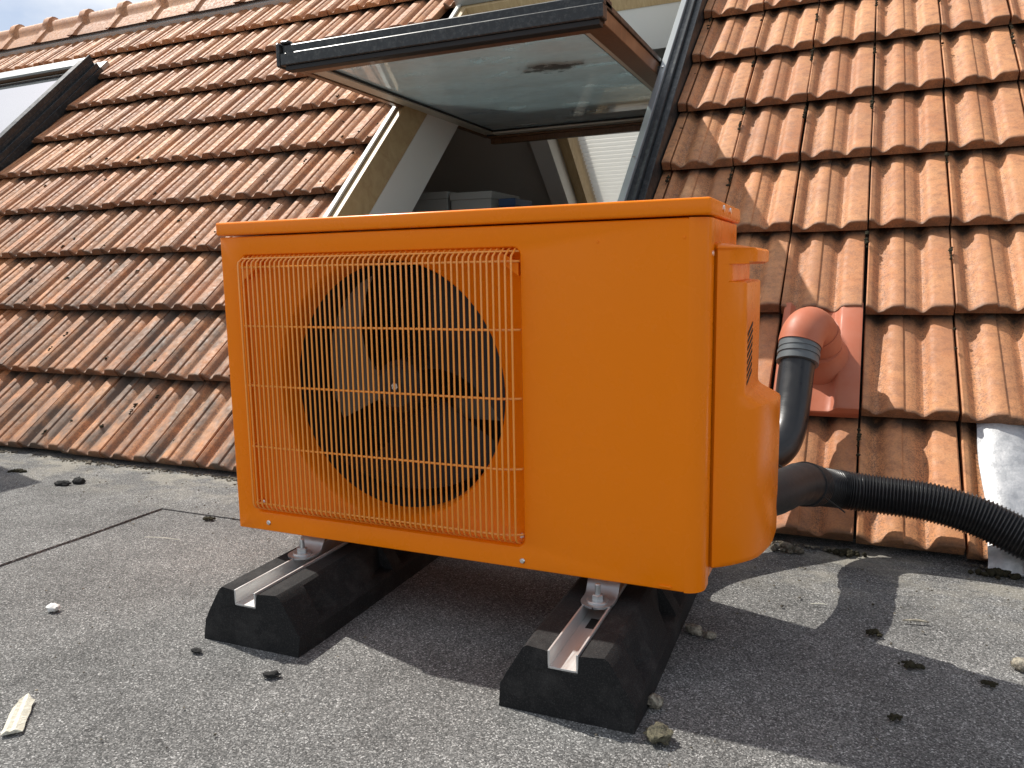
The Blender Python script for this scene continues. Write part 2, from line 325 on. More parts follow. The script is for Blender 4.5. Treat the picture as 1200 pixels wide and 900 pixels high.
for r in range(10):
    s = r*G
    for k in range(-31, 8):
        u = U0 + k*TW
        if (k, r) == FL: continue
        if r == 8 and W1['u0'] - .1 < u + TW/2 < W1['u1'] + .1: place_tile(k, r, 0, 1, .155); continue
        if W1['s0'] - .06 < s < W1['s1'] - .02:
            if W1['u0'] <= u and u + TW <= W1['u1'] + .001: continue
            if u < W1['u0'] < u + TW: place_tile(k, r, 0, (W1['u0'] - u)/TW); continue
            if u < W1['u1'] < u + TW:
                place_tile(k, r, (W1['u1'] + .008 - u)/TW, 1); continue
        if W2['s0'] - .06 < s < W2['s1'] - .06 and W2['u0'] - .1 < u + TW/2 < W2['u1']: continue
        place_tile(k, r)
fo = field_.build('tile_field', M['tile'], roof, 40); fo['kind'] = 'stuff'; fo['dirt'] = .2
# ridge tiles with collars
def ridge_mesh():
    m = MB(); L = .40; half = [(.152, -.150), (.130, -.122), (.078, -.064), (.066, -.050), (.059, -.018), (.043, .018), (.018, .036)]; sec = [(-y, z) for y, z in half] + [(0, .039)] + half[::-1]
    def ring(x, k, dz=0): return [Vector((x, y*k, z*k + dz)) for y, z in sec]
    m.loft([ring(0, 1), ring(L, 1.0)], False)
    m.loft([ring(-.005, 1.0), ring(-.005, 1.13, .022), ring(.050, 1.13, .022), ring(.056, 1.09, .014), ring(.075, 1.0)], False)
    return m.mesh('ridge_tile', M['tile'], 40)
rm = ridge_mesh(); ry, rz_ = EY + SR*CP, EZ + SR*SP + .024
for i in range(20):
    o = link(bpy.data.objects.new('ridge_tile', rm), roof); o.location = (-6.3 + i*.372, ry + rnd.gauss(0, .003), rz_ + rnd.gauss(0, .003)); o['dirt'] = .15
    o.rotation_euler = (0, rnd.gauss(0, .006), rnd.gauss(0, .006))
MB().loft([[(x, ry-.05, rz_-.10), (x, ry, rz_+.012), (x, ry+.05, rz_-.10)] for x in (-6.4, 1.5)], True, True, True).build('ridge_bed', M['under'], roof, 0)
# far slope with a blind-covered skylight, gables, attic room
fs = MB(); FY = ry; FM = Matrix.Translation((0, FY, EZ + SR*SP)) @ Matrix.Rotation(-PITCH, 4, 'X')
BW = dict(x0=-.80, x1=.40, t0=.95, t1=2.35)
for (x0, x1, t0, t1) in ((-7, BW['x0'], 0, 3.9), (BW['x1'], 3.2, 0, 3.9), (BW['x0'], BW['x1'], 0, BW['t0']), (BW['x0'], BW['x1'], BW['t1'], 3.9)):
    fs.box((x0, t0, -.20), (x1, t1, -.03), M=FM)
fs.build('far_roof_slope', M['plaster'], house, 0)
ng = MB()
for (x, y, s0, s1) in ((-7, W2['u0'], .02, SR-.16), (W2['u1'], W1['u0'], .02, SR-.16), (W1['u1'], 3.2, .02, SR-.16), (W1['u0'], W1['u1'], .02, W1['s0']), (W1['u0'], W1['u1'], W1['s1'], SR-.16), (W2['u0'], W2['u1'], .02, W2['s0']), (W2['u0'], W2['u1'], W2['s1'], SR-.16)):
    ng.box((x, s0, -.225), (y, s1, -.203), M=Matrix.Translation((0, EY, EZ)) @ Matrix.Rotation(PITCH, 4, 'X'))
ng.build('attic_ceiling_board', M['plaster'], house, 0)
def gable(x): 
    return MB().loft([[(x, .70, -.6), (x, .70, .02), (x, FY, EZ+SR*SP-.05), (x, 2*FY-.70, .02), (x, 2*FY-.70, -.6)], [(x+.12, .70, -.6), (x+.12, .70, .02), (x+.12, FY, EZ+SR*SP-.05), (x+.12, 2*FY-.70, .02), (x+.12, 2*FY-.70, -.6)]], True, True, True).build('gable_wall', M['darkwall'], house, 0)
gable(-6.9); gable(3.0)
MB().box((-6.7, .75, -.35), (2.95, 2*FY-.75, -.25)).build('attic_floor', M['floorwood'], house, 0)
MB().box((-6.7, .97, -.25), (2.95, 1.0, .2)).build('knee_wall', M['darkwall'], house, 0)
MB().box((-6.7, 4.86, -.25), (2.95, 4.9, .62)).build('knee_wall', M['darkwall'], house, 0)
# partition wall painted dark grey, left of the far skylight
fb = tag(empty('skylight', (0, 0, 0), house), 'far skylight with white pleated blind')
for q0, q1 in ((BW['x0']-.12, BW['x0']), (BW['x1'], BW['x1']+.12)): MB().box((q0, BW['t0'], -.34), (q1, BW['t1'], -.205), M=FM).build('lining_board', M['white'], fb, 0)
b = MB(); b.box((BW['x0']+.002, BW['t0'], -.20), (BW['x0']+.07, BW['t1'], .02), M=FM); b.box((BW['x1']-.07, BW['t0'], -.20), (BW['x1']-.002, BW['t1'], .02), M=FM); b.box((BW['x0']+.07, BW['t0'], -.2), (BW['x1']-.07, BW['t0']+.07, .02), M=FM); b.box((BW['x0']+.07, BW['t1']-.07, -.2), (BW['x1']-.07, BW['t1'], .02), M=FM); b.build('frame', M['palepine'], fb, 0)
b = MB(); n = 76; row = []
for i in range(n+1):
    t = BW['t0']+.07 + (BW['t1']-BW['t0']-.14)*i/n; o_ = -.045 + (.009 if i % 2 else -.009)
    row.append([FM @ Vector((BW['x0']+.075, t, o_)), FM @ Vector((BW['x1']-.075, t, o_))])
b.loft(row, False); b.build('pleated_blind', M['blind'], fb, 0)

def skylight(W, label, opened):
    sk = tag(empty('skylight', (0, 0, 0), house), label)
    u0, u1, s0, s1 = W['u0'], W['u1'], W['s0'], W['s1']; T = Matrix.Translation((0, EY, EZ)) @ Matrix.Rotation(PITCH, 4, 'X')
    def bx(name, mat, *boxes, bev=.0015):
        m = MB()
        for x in boxes: m.box(x[0], x[1], bev, 1, T)
        return m.build(name, mat, sk, 30)
    f = .048
    for (a0, a1) in ((u0+.004, u0+f), (u1-f-.012, u1-.016)):
        bx('frame_jamb', M['palepine'], ((a0, s0+f, -.095), (a1, s1-f, .034)))
    bx('frame_sill', M['palepine'], ((u0+.004, s0, -.095), (u1-.016, s0+f-.002, .034)))
    bx('frame_head', M['palepine'], ((u0+.004, s1-f+.002, -.095), (u1-.016, s1, .034)))
    for (a0, a1) in ((u0+.014, u0+f-.002), (u1-f-.010, u1-.026)):
        bx('lining_board', M['white'], ((a0, s0+.02, -.30), (a1, s1-.02, -.098)))
    bx('lining_board', M['white'], ((u0+f, s0+.02, -.30), (u1-f-.012, s0+.04, -.098)))
    bx('lining_board', M['white'], ((u0+f, s1-.04, -.30), (u1-f-.012, s1-.02, -.098)))
    # right side: stepped aluminium flashing; left side: pale edge strip over the frame
    bx('side_flashing', M['clad'], ((u1-.018, s0-.02, -.04), (u1+.004, s1+.02, .050)), ((u1-.044, s0-.02, .0365), (u1-.0185, s1+.02, .068)))
    bx('cover_strip', M['greyalu'], ((u1-.066, s0-.01, .0365), (u1-.0445, s1+.02, .083)))
    for q in (s0+.22, s0+.74, s0+1.32):
        m = MB(); m.tube([T @ Vector((u1-.055, q, .083)), T @ Vector((u1-.055, q, .087))], .0045, 8); m.build('screw', M['steel'], sk)
    if opened:
        bx('cover_strip', M['pale'], ((u0-.004, s0-.01, .0365), (u0+.017, s1+.0, .046)))
        bx('side_flashing', M['clad'], ((u0-.012, s0-.02, -.03), (u0+.003, s1+.02, .034)))
    else:
        bx('side_flashing', M['clad'], ((u0-.03, s0-.02, -.03), (u0+.003, s1+.02, .075)))
        bx('side_flashing', M['clad'], ((u1-.030, s0-.02, .0685), (u1-.0185, s1+.03, .100)), ((u1+.0045, s0-.02, -.02), (u1+.012, s1+.02, .020)))
    bx('head_flashing', M['greyalu'], ((u0-.03, s1+.002, -.01), (u1-.0, s1+.10, .016)), ((u0-.01, s1-.03, .0365), (u1-.07, s1+.05, .080)))
    bx('apron_flashing', M['lead'], ((u0-.04, s0-.17, -.012), (u1+.03, s0-.002, .012)))
    # sash: local x across, y from the bottom rail up, z from the inner wood face to the outer cladding
    cu = (u0+u1)/2 - (.030 if opened else .004); hw = (u1-u0)/2 - (.046 if opened else .020); hl = (s1-s0)/2 - .02; hb = .725 if opened else hl
    if opened: SM = Matrix.Translation((cu, 1.925, 1.262)) @ Matrix.Rotation(rad(-.4), 4, 'X')
    else: SM = Matrix.Translation(RP(cu, (s0+s1)/2, .036)) @ Matrix.Rotation(PITCH, 4, 'X')
    sash = empty('sash', (0, 0, 0), sk)
    def sx(name, mat, *boxes, bev=.0015):
        m = MB()
        for x in boxes: m.box(x[0], x[1], bev, 1, SM)
        return m.build(name, mat, sk, 30)
    bpy.data.objects.remove(sash)
    rw = .062
    for sg in (-1, 1):
        rw = .026 if sg < 0 else .066
        x = sorted((sg*hw, sg*(hw-rw)))
        sx('sash_stile', M['pine'] if opened else M['clad'], ((x[0], -hb, 0), (x[1], hl, .045)))
        y = sorted((sg*(hw-rw-.0005), sg*(hw-rw-(.056 if sg < 0 else .020)))); sx('glazing_bead', M['bead'], ((y[0], -hb+.062, .005), (y[1], hl-.062, .018)))
        zz = .0565 if sg < 0 else .0205; z = sorted((sg*(hw-rw-zz), sg*(hw-rw-zz-.008))); sx('gasket', M['gasket'], ((z[0], -hb+.09, .010), (z[1], hl-.09, .0183)))
        cx = sorted((sg*(hw+.006), sg*(hw-.05))); sx('sash_cladding', M['clad'] if sg > 0 else M['clad'], ((cx[0], -hb-.01, .0455), (cx[1], hl, .062)))
    rw = .062
    sx('sash_rail', M['pine'], ((-hw+.0265, -hb, 0), (hw-rw, -hb+rw, .045)))
    sx('sash_rail', M['pine'], ((-hw+.0265, hl-.030, -.006), (hw-rw, hl, .045)), ((-hw+.03, hl+.0005, -.030), (hw-.03, hl+.03, .020)))
    sx('gasket', M['gasket'], ((-hw+.0265, hl-.040, .002), (hw-rw, hl-.0305, .018)))
    sx('glazing_bead', M['pale'], ((-hw+.083, hl-.090, .002), (hw-rw, hl-.0405, .018)))
    sx('gasket', M['gasket'], ((-hw+.09, hl-.099, .010), (hw-rw-.02, hl-.0905, .0183)))
    sx('pane', M['glass'] if opened else M['glass2'], ((-hw+rw, -hb+rw, .0185), (hw-rw, hl-rw, .0235)), bev=0)
    if opened:
        sx('bottom_cladding', M['clad'], ((-hw-.012, -hb-.046, .006), (hw+.008, -hb-.0025, .046)), ((-hw-.010, -hb-.034, .0462), (hw+.006, -hb+.05, .0745)), bev=.003)
        sx('gasket', M['gasket'], ((-hw+.004, -hb-.038, -.010), (hw-.004, -hb-.0028, .0058)))
        sx('end_cap', M['clad'], ((-hw-.026, -hb-.050, .002), (-hw-.0125, -hb+.0, .080)), ((-hw-.0142, -hb-.040, .076), (-hw+.02, -hb-.01, .088)), bev=.004)
        m = MB(); m.box((hw-.004, -.09, -.01), (hw+.012, .05, .03), .002, 1, SM); m.build('pivot_hinge', M['clad'], sk)
    else:
        sx('sash_cladding', M['clad'], ((-hw, -hl-.02, .0455), (hw, -hl+.05, .064)))
        sx('sash_cladding', M['greyalu'], ((-hw, hl-.05, .0455), (hw, hl+.02, .060)))
    return sk
skylight(W1, 'open skylight, its wooden sash tipped out level above the orange unit', True)
skylight(W2, 'closed skylight reflecting the sky at far left', False)

# storage boxes just inside the open skylight
def carton(x, y, z, sx, sy, sz, label, mat, rot):
    t = tag(empty('storage_box', (x, y, z)), label, 'box', 'boxes inside the attic'); t.rotation_euler.z = rot
    MB().box((0, 0, 0), (sx, sy, sz-.03), .003).build('body', mat, t); MB().box((-.006, -.006, sz-.036), (sx+.006, sy+.006, sz), .004).build('lid', mat, t); return t
shelf = tag(empty('cabinet', (-1.15, 2.3, -.25)), 'low cabinet inside the attic under the grey boxes', 'cabinet')
MB().box((0, 0, 0), (.95, .42, .99), .004).build('carcass', M['plaster'], shelf)
MB().box((-.01, -.012, .99), (.96, .43, 1.01), .003).build('top', M['plaster'], shelf)
carton(-1.10, 2.33, .76, .29, .36, .20, 'left grey lidded box seen through the open skylight', M['card'], .0)
carton(-.79, 2.33, .76, .21, .34, .19, 'right grey lidded box seen through the open skylight', M['card'], .02)
carton(-.555, 2.38, .76, .075, .20, .155, 'small dark blue box beside the grey boxes in the attic', M['blue'], .0)

# ------------------------------------------------------------------ roof vent: flange, elbow, grey ring, black pipe
vent = tag(empty('roof_vent', RP(.93, .47)), 'terracotta plastic roof vent elbow on its flange tile', 'vent')
VI = Matrix.Translation(-RP(.93, .47))
def vb(mb, name, mat, sm=35): 
    mb.v = [tuple(VI @ Vector(v)) for v in mb.v]; return mb.build(name, mat, vent, sm)
m = MB(); uL, uR = U0+.006, U0+TW-.003; rings = []
for s_, k in ((.315, 0.), (.317, .8), (.323, 1.), (.63, 1.), (.66, 1.)):
    prof = [(0, .004), (.02, .020), (.10, .021), (.13, .010), (.18, .0035), (.60, .0035), (.66, .004), (.70, .010), (.735, .020), (.76, .022), (.97, .022), (1, .020)]
    rings.append([RP(uL + (uR-uL)*w, s_, -.012 + h*k + .010 - (s_-.315)*.045) for w, h in prof])
m.loft(rings, False); m.loft([[RP(uL + (uR-uL)*w, .318, -.021) for w, h in prof], rings[0]], False)
m.add([r_[-1] for r_ in rings] + [RP(uR, .66, -.03), RP(uR, .318, -.022)], [tuple(range(7))])
vb(m, 'flange', M['terra'])
nrm = Vector((0, -SP, CP)); base = RP(.935, .475, -.01)
# domed collar round the elbow
m = MB(); rings = []
for h, r_ in ((0, .072), (.010, .070), (.026, .065), (.040, .057), (.052, .053), (.060, .051)):
    rings.append([base + nrm*h + r_*(math.cos(a)*Vector((1, 0, 0)) + 1.12*math.sin(a)*Vector((0, CP, SP))) for a in [2*math.pi*k/36 for k in range(36)]])
m.loft(rings, True, False, True); vb(m, 'collar', M['terra'])
elbow = spline([RP(.938, .475, .02), RP(.937, .478, .055), (.928, .902, .425), (.915, .866, .438), (.904, .838, .425), (.899, .822, .400)], 28)
m = MB(); m.tube(elbow, .048, 32); vb(m, 'elbow', M['terra'])
m = MB(); k = 9; m.tube(elbow[k-1:k+2], .0505, 32); vb(m, 'elbow_bead', M['terra'])
m = MB(); e1 = Vector((.899, .822, .400)); dn = (Vector((.893, .772, .310)) - e1).normalized()
m.tube([e1 + dn*t for t in (-.012, -.010, .0, .012, .0125, .018, .0185, .026, .0265, .034, .0345, .044, .045)], [.044, .0455, .0455, .0455, .044, .044, .0462, .0462, .044, .044, .0455, .0455, .042], 36); vb(m, 'grey_ring', M['greypl'])
pp = spline([e1 + dn*.03, (.8945, .786, .335), (.8915, .745, .270), (.885, .700, .218), (.866, .655, .190), (.82, .60, .180), (.74, .52, .178), (.66, .42, .178), (.62, .32, .178)], 52)
pipe = tag(empty('vent_pipe', (.80, .42, 0)), 'smooth black pipe bending from the terracotta vent to the unit', 'pipe')
m = MB(); m.tube([q - Vector((.80, .42, 0)) for q in pp], .0385, 32); m.build('pipe', M['blackpl'], pipe)

# ------------------------------------------------------------------ orange outdoor unit
W, ZB, H, D = .8352, .125, .52, .256
unit = tag(empty('heat_pump_unit', (0, 0, 0)), 'orange painted outdoor heat pump unit with a round fan grille', 'heat pump')
HC = (.303, .386)
def rrect(x0, x1, z0, z1, r, y, n=20, na=6):              # loop with matching indices, starts bottom-left, runs right
    out = []
    cs = [(x0+r, z0+r, 180), (x1-r, z0+r, 270), (x1-r, z1-r, 0), (x0+r, z1-r, 90)]
    for i in range(4):
        cx, cz, a0 = cs[i]; nx, nz_, _ = cs[(i+1) % 4]
        arc = [(cx + r*math.cos(rad(a0+45+45*k/na)), cz + r*math.sin(rad(a0+45+45*k/na))) for k in range(na)]
        a1 = cs[(i+1) % 4][2]; arc2 = [(nx + r*math.cos(rad(a1+45*k/na)), nz_ + r*math.sin(rad(a1+45*k/na))) for k in range(na)]
        p0 = (cx + r*math.cos(rad(a0+90)), cz + r*math.sin(rad(a0+90))); p1 = arc2[0]
        mid = [(p0[0]+(p1[0]-p0[0])*k/n, p0[1]+(p1[1]-p0[1])*k/n) for k in range(n)]
        out += [(x, y, z) for x, z in arc + mid + arc2]
    return out
def circ(r, y, N):
    return [(HC[0] + r*math.cos(rad(225+360*k/N)), y, HC[1] + r*math.sin(rad(225+360*k/N))) for k in range(N)]
gx0, gx1, gz0, gz1 = .041, .568, .157, .616
RC = .026; m = MB()
l0 = rrect(.0, W-RC, ZB, ZB+H, .0015, .0, 20)
N = len(l0)
m.loft([rrect(.0, W-RC, ZB, ZB+H, .0015, .012), rrect(.0003, W-RC, ZB+.0003, ZB+H-.0003, .0015, .0015), rrect(.002, W-RC, ZB+.002, ZB+H-.002, .0015, .0),
        rrect(gx0, gx1, gz0, gz1, .014, .0), rrect(gx0+.0015, gx1-.0015, gz0+.0015, gz1-.0015, .013, .0006), rrect(gx0+.0035, gx1-.0035, gz0+.0035, gz1-.0035, .012, .0045), rrect(gx0+.0050, gx1-.0050, gz0+.0050, gz1-.0050, .011, .0140), rrect(gx0+.008, gx1-.008, gz0+.008, gz1-.008, .010, .0165),
        circ(.2215, .0330, N), circ(.2195, .0350, N), circ(.2165, .042, N), circ(.2140, .052, N), circ(.2132, .064, N), circ(.2130, .080, N)])
# the panel wraps round the right-hand corner
arc = [(W-RC + RC*math.sin(rad(90*k/10)), RC - RC*math.cos(rad(90*k/10))) for k in range(11)] + [(W, .036), (W, .044), (W-.004, .0445)]
m.loft([[(x, y, z) for x, y in arc] for z in (ZB, ZB+.002, ZB+H-.002, ZB+H)], False)
m.build('front_panel', M['orange'], unit, 40)
m = MB()                                                 # hollow casing: base, left, right and top walls
m.box((.002, .0125, ZB+.001), (W-.008, D, ZB+.006)); m.box((.0015, .0125, ZB+.0065), (.0045, D, ZB+H-.001)); m.box((W-.010, .0525, ZB+.0065), (W-.001, D, ZB+H+.001), .001)
m.box((.005, .0125, ZB+H-.004), (W-.0105, D, ZB+H-.001))
m.build('casing', M['orange'], unit, 30)
m = MB(); m.box((.005, D-.012, ZB+.0065), (W-.0105, D-.004, ZB+H-.005)); m.build('coil', M['dark'], unit, 0)
m = MB(); m.box((.012, D+.001, ZB+.003), (W-.25, D+.080, ZB+H-.012), .006, 2); m.build('rear_shadow_block', M['orange'], unit, 30)  # unseen block added behind the casing to push its shadow further back
m = MB(); n = 48; ri = []
for y_, r_ in ((.0805, .2135), (.10, .214), (.20, .214), (.240, .214)): ri.append(circ(r_, y_, n))
m.loft(ri); m.build('fan_shroud', M['dark'], unit)
m = MB(); m.box((.58, .03, ZB+.0065), (.584, D-.014, ZB+H-.006)); m.build('partition', M['dark'], unit, 0)
# lid
m = MB(); zt = ZB+H+.0025
m.box((-.003, -.006, zt), (W+.0035, .262, zt+.0225), .0040, 3); m.build('lid', M['orange'], unit, 35)
for y_ in (.092, .152):
    s_ = MB(); s_.tube([(W+.003, y_, zt+.013), (W+.0052, y_, zt+.013), (W+.006, y_, zt+.013)], [.0048, .0048, .003], 12); s_.build('screw', M['steel'], unit)
# grille
gr = empty('grille', (HC[0], -.01, HC[1])); gr.parent = unit
bl = .010; nv = 53; xs = [gx0+.0075 + (gx1-gx0-.0185)*i/(nv-1) for i in range(nv)]
YF = -.0125
pth = [(0, .010, .1615), (0, .004, .1640), (0, YF+.004, .1700), (0, YF, .1765), (0, YF, .30), (0, YF, .45), (0, YF, .5965), (0, YF+.001, .6005), (0, .006, .6125), (0, .012, .6150)]
wire_me = MB().tube([Vector(q) - Vector((0, -.01, HC[1])) for q in pth], .00165, 7).mesh('grille_wire', M['wire'], 60)
for x in xs:
    o = bpy.data.objects.new('grille_wire', wire_me); link(o, gr); o.location = (x - HC[0], 0, 0)
def hwire(z, r=.0019, y=YF+.0027, ret=True):
    q = [(gx0+.004, .012, z), (gx0+.006, .0, z), (gx0+.012, y, z), (HC[0], y, z), (xs[-4], y, z), (xs[-2], y+.004, z), (gx1-.006, .002, z), (gx1-.003, .012, z)]
    mm = MB().tube([Vector(p_) - Vector((HC[0], -.01, HC[1])) for p_ in q], r, 7); mm.build('grille_wire', M['wire'], gr, 60)
for z in (.1790, .2820, .3900, .4930, .5930): hwire(z)
hwire(.6075, .0016, -.003)
# triangular stiffening brackets in the grille corners
for x0_, sg in ((gx1-.006, -1), (gx0+.006, 1)):
    m = MB(); m.loft([[(x0_, y_, .572), (x0_, y_, .590), (x0_+sg*.030, y_, .608), (x0_+sg*.034, y_, .596)] for y_ in (.002, .0215)], True, True, True); m.build('grille_bracket', M['orange'], unit)
# top lip of the grille recess
m = MB(); m.box((gx0+.022, .004, .6085), (gx1-.035, .0185, .6120), .001); m.build('recess_lip', M['orange'], unit)
def screw(x, z, y=0, r=.0045):
    s_ = MB(); s_.tube([(x, y+.001, z), (x, y-.0012, z), (x, y-.0026, z), (x, y-.003, z)], [r, r, r*.75, r*.3], 14); s_.build('screw', M['steel'], unit)
for x, z, y in ((.069, .141, 0), (.562, .138, 0), (gx1-.010, .1745, .010), (gx0+.010, .1745, .010), (.3, .1405, 0)): 
    if x != .3: screw(x, z, y)
for x, z in ((.683, .617), (.803, .619)): 
    s_ = MB(); s_.tube([(x, .0005, z), (x, -.0008, z), (x, -.0012, z)], [.0022, .002, .001], 10); s_.build('paint_pip', M['orange'], unit)
s_ = MB(); s_.tube([(W-.002, .034, .598), (W+.0012, .034, .598), (W+.002, .034, .598)], [.004, .004, .002], 10); s_.build('screw', M['steel'], unit)
m = MB(); m.box((.774, -.0018, .1285), (.792, .0005, .1325), .0015, 2); m.build('embossed_tab', M['orange'], unit)
# fan
fan = empty('fan', (HC[0], .12, HC[1])); fan.parent = unit
m = MB(); m.tube([(0, -.055, 0), (0, -.053, 0), (0, -.04, 0), (0, .03, 0)], [.01, .034, .046, .048], 28); m.build('fan_hub', M['fan'], fan)
m = MB(); m.tube([(.006, -.066, .004), (.006, -.0565, .004)], [.0065, .0065], 6); m.build('hub_nut', M['steel'], fan)
for kb in range(3):
    m = MB(); rows = []
    for i in range(9):
        rr = .044 + (.196-.044)*i/8; row = []
        for j in range(9):
            sp_ = rad(38 + 62*(i/8)**.8); an = rad(120*kb + 178 - 24*(i/8)) + sp_*(j/8 - .5)
            row.append((rr*math.cos(an), -.035 + .075*(j/8) + .014*math.sin(math.pi*j/8), rr*math.sin(an)))
        rows.append(row)
    bk = [[(x, y+.0025, z) for x, y, z in r_] for r_ in rows]; m.loft(rows, False); m.loft(bk, False); m.build('fan_blade', M['blade'] if kb == 0 else M['fan'], fan, 60)
# motor bracket glimpsed behind the fan
m = MB(); m.box((.385, .19, .205), (.40, .20, .56), .002); m.build('motor_bracket', M['fan'], unit)
m = MB(); m.box((.35, .186, .315), (.455, .1895, .352), .001); m.build('motor_plate', M['blade'], unit)
# valve cover with handle on the right side
def plan(xm, y0=.052):
    pts = [(W-.001, y0)]
    A = [(W+.004, y0-.003), (.8525, y0+.008), (.864, y0+.019), (.876, y0+.034), (.887, y0+.050), (.8955, y0+.068), (.902, y0+.090), (.9065, y0+.115), (.909, y0+.145), (.910, y0+.180), (.910, D-.012), (.902, D-.002)]
    r_ = []
    for x, y in A:
        r_.append((min(x, xm), y))
    # slide clipped points on to a rounded facet
    return pts + r_ + [(W-.001, D-.002)]
m = MB(); rings = []
for z, xm, y0 in ((.146, .900, .057), (.149, .909, .053), (.155, .912, .052), (.30, .914, .052), (.368, .914, .052), (.374, .9125, .052), (.378, .908, .052), (.391, .8800, .052), (.3955, .8750, .052), (.401, .8735, .052), (.50, .8735, .052), (.556, .8730, .052), (.5585, .870, .052), (.5600, .856, .052), (.583, .856, .052), (.5835, .878, .052), (.5865, .8845, .052), (.602, .8850, .052), (.6055, .882, .048), (.6075, .874, .050), (.611, .850, .054), (.6135, .840, .060)):
    rings.append([(x, y, z) for x, y in plan(xm, y0)])
m.loft(rings, True, True, True)
cov = m.build('side_cover', M['orange'], unit, 38)
for i in range(8):
    z = .408 + i*.0102; s_ = MB(); s_.loft([[(x_, y_, z+dz) for y_, dz in ((.112, 0), (.165, .0135), (.165, .0185), (.112, .005))] for x_ in (.870, .8741)], True, True, True); s_.build('louvre_slot_shade', M['dark'], cov)  # thin dark slabs paint the shade inside the louvre openings
# dark strip painting the shade in the gap left of the cover
m = MB(); m.box((W-.012, .0446, ZB+.004), (W-.0035, .0522, ZB+H-.003)); m.build('seam_shade', M['dark'], unit, 0)
# mounting feet of the unit: bent zinc plate, washer, nut and stud
for bx_ in (.145, .6845):
    m = MB(); hwid = .025; T_ = .0035
    YB = -.006; prof = [(.095, .1235), (.044, .1235), (.034, .1225), (.026, .118), (.020, .108), (.014, .0990), (.006, .0962), (YB, .0958)]
    top = [[(bx_-hwid, y_, z_), (bx_+hwid, y_, z_)] for y_, z_ in prof]
    for k in range(1, 9):
        a = rad(90*k/8); y_ = YB - hwid*math.sin(a); hx = hwid*math.cos(a)
        top.append([(bx_-max(hx, .001), y_, .0958), (bx_+max(hx, .001), y_, .0958)])
    m.loft(top, False); m.loft([[(x, y+.001, z-T_) for x, y, z in r_] for r_ in top], False)
    m.loft([[r_[0] for r_ in top], [(r_[0][0], r_[0][1]+.001, r_[0][2]-T_) for r_ in top]], False); m.loft([[r_[1] for r_ in top], [(r_[1][0], r_[1][1]+.001, r_[1][2]-T_) for r_ in top]], False)
    br = m.build('mounting_bracket', M['zinc'], unit, 40)
    s_ = MB(); s_.tube([(bx_, YB, .0952), (bx_, YB, .0975), (bx_, YB, .0985)], [.0165, .0165, .0150], 24); s_.build('washer', M['zinc'], br)
    s_ = MB(); s_.tube([(bx_, YB, .0985), (bx_, YB, .1055), (bx_, YB, .1065)], [.0088, .0088, .0070], 6); s_.build('nut', M['zinc'], br, 0)
    s_ = MB(); s_.tube([(bx_, YB, .1066), (bx_, YB, .121), (bx_, YB, .122)], [.0043, .0043, .0032], 12); s_.build('stud', M['zinc'], br)

# ------------------------------------------------------------------ rubber support feet with aluminium channel
def foot(xc, yaw, label):
    ft = tag(empty('support_foot', (xc, .13, 0)), label, 'support foot', 'rubber feet under the unit'); ft.rotation_euler.z = yaw
    hb, ht, hz, cw, cd = .0955, .054, .0915, .0205, .0225; L0, L1 = -.298, .298
    def sec(y, pocket, end=0):
        # right half from the base to the channel; pocket 0..1 digs a hollow into the slope
        bow = end
        pts = [(hb, 0), (hb, .031), (hb-.004, .036)]
        sl = [(.085 - .012*k/3, .046 + .0105*k) for k in range(4)]
        sl = [(.0870, .045), (.0775, .060), (.0670, .077), (.0600, .0875)]
        for x, z in sl: pts.append((x - pocket*(max(0, x-.060)*.82), z - pocket*(.006 if z < .05 else 0)))
        pts += [(ht, hz), (cw+.006, hz), (cw+.0008, hz-.0012), (cw+.0005, hz-cd)]
        pts = [(x, y + bow*(1-(x/hb)**2), z) for x, z in pts]
        return pts + [(-x, yy_, z) for x, yy_, z in reversed(pts)]
    m = MB(); rings = []
    front = sec(L0+.006, 0, -.020); 
    def tilt_(r_, k): return [(x*(1-.03*k), y + k*(.018*(z/.09)), z) for x, y, z in r_]
    rings.append(tilt_(sec(L0, 0, -.020), 1)); rings.append(tilt_(sec(L0+.005, 0, -.018), .9)); 
    for y_, p_ in ((L0+.055, 0), (L0+.062, 0), (L0+.064, 1), (L0+.085, .8), (L0+.125, 0), (-.08, 0), (-.04, .8), (-.018, 1), (-.016, 0), (.016, 0), (.018, 1), (.04, .8), (.08, 0), (L1-.125, 0), (L1-.085, .8), (L1-.064, 1), (L1-.062, 0), (L1-.02, 0)):
        rings.append(sec(y_, p_))
    rings.append([(x*.985, y+.012-.010*(z/.09), z) for x, y, z in sec(L1-.005, 0, .018)])
    m.loft(rings, True, False, True)
    # front face fanned so that its channel notch stays open
    m.add(rings[0], [tuple(range(len(rings[0])))])
    m.build('rubber_block', M['rubber'], ft, 32)
    m = MB(); t_ = .0028; zb_ = hz-cd+.0006; y0 = L0-.004; y1 = L1-.02
    ch = MB(); ch.box((-cw, y0, zb_), (-cw+t_, y1, hz+.0030), .0004); ch.box((cw-t_, y0, zb_), (cw, y1, hz+.0030), .0004); ch.box((-cw+t_, y0, zb_), (cw-t_, y1, zb_+t_), .0002)
    cho = ch.build('channel', M['alu'], ft)
    for y_ in (-.215, -.115, .0, .115, .23):
        s_ = MB(); s_.box((-.0075, y_+.05-.016, zb_+t_+.0001), (.0075, y_+.05+.016, zb_+t_+.0006)); s_.build('slot', M['gasket'], cho, 0)
    return ft
foot(.1585, rad(1.4), 'black rubber foot block under the fan end of the unit')
foot(.6830, rad(1.4), 'black rubber foot block under the plain panel end of the unit')

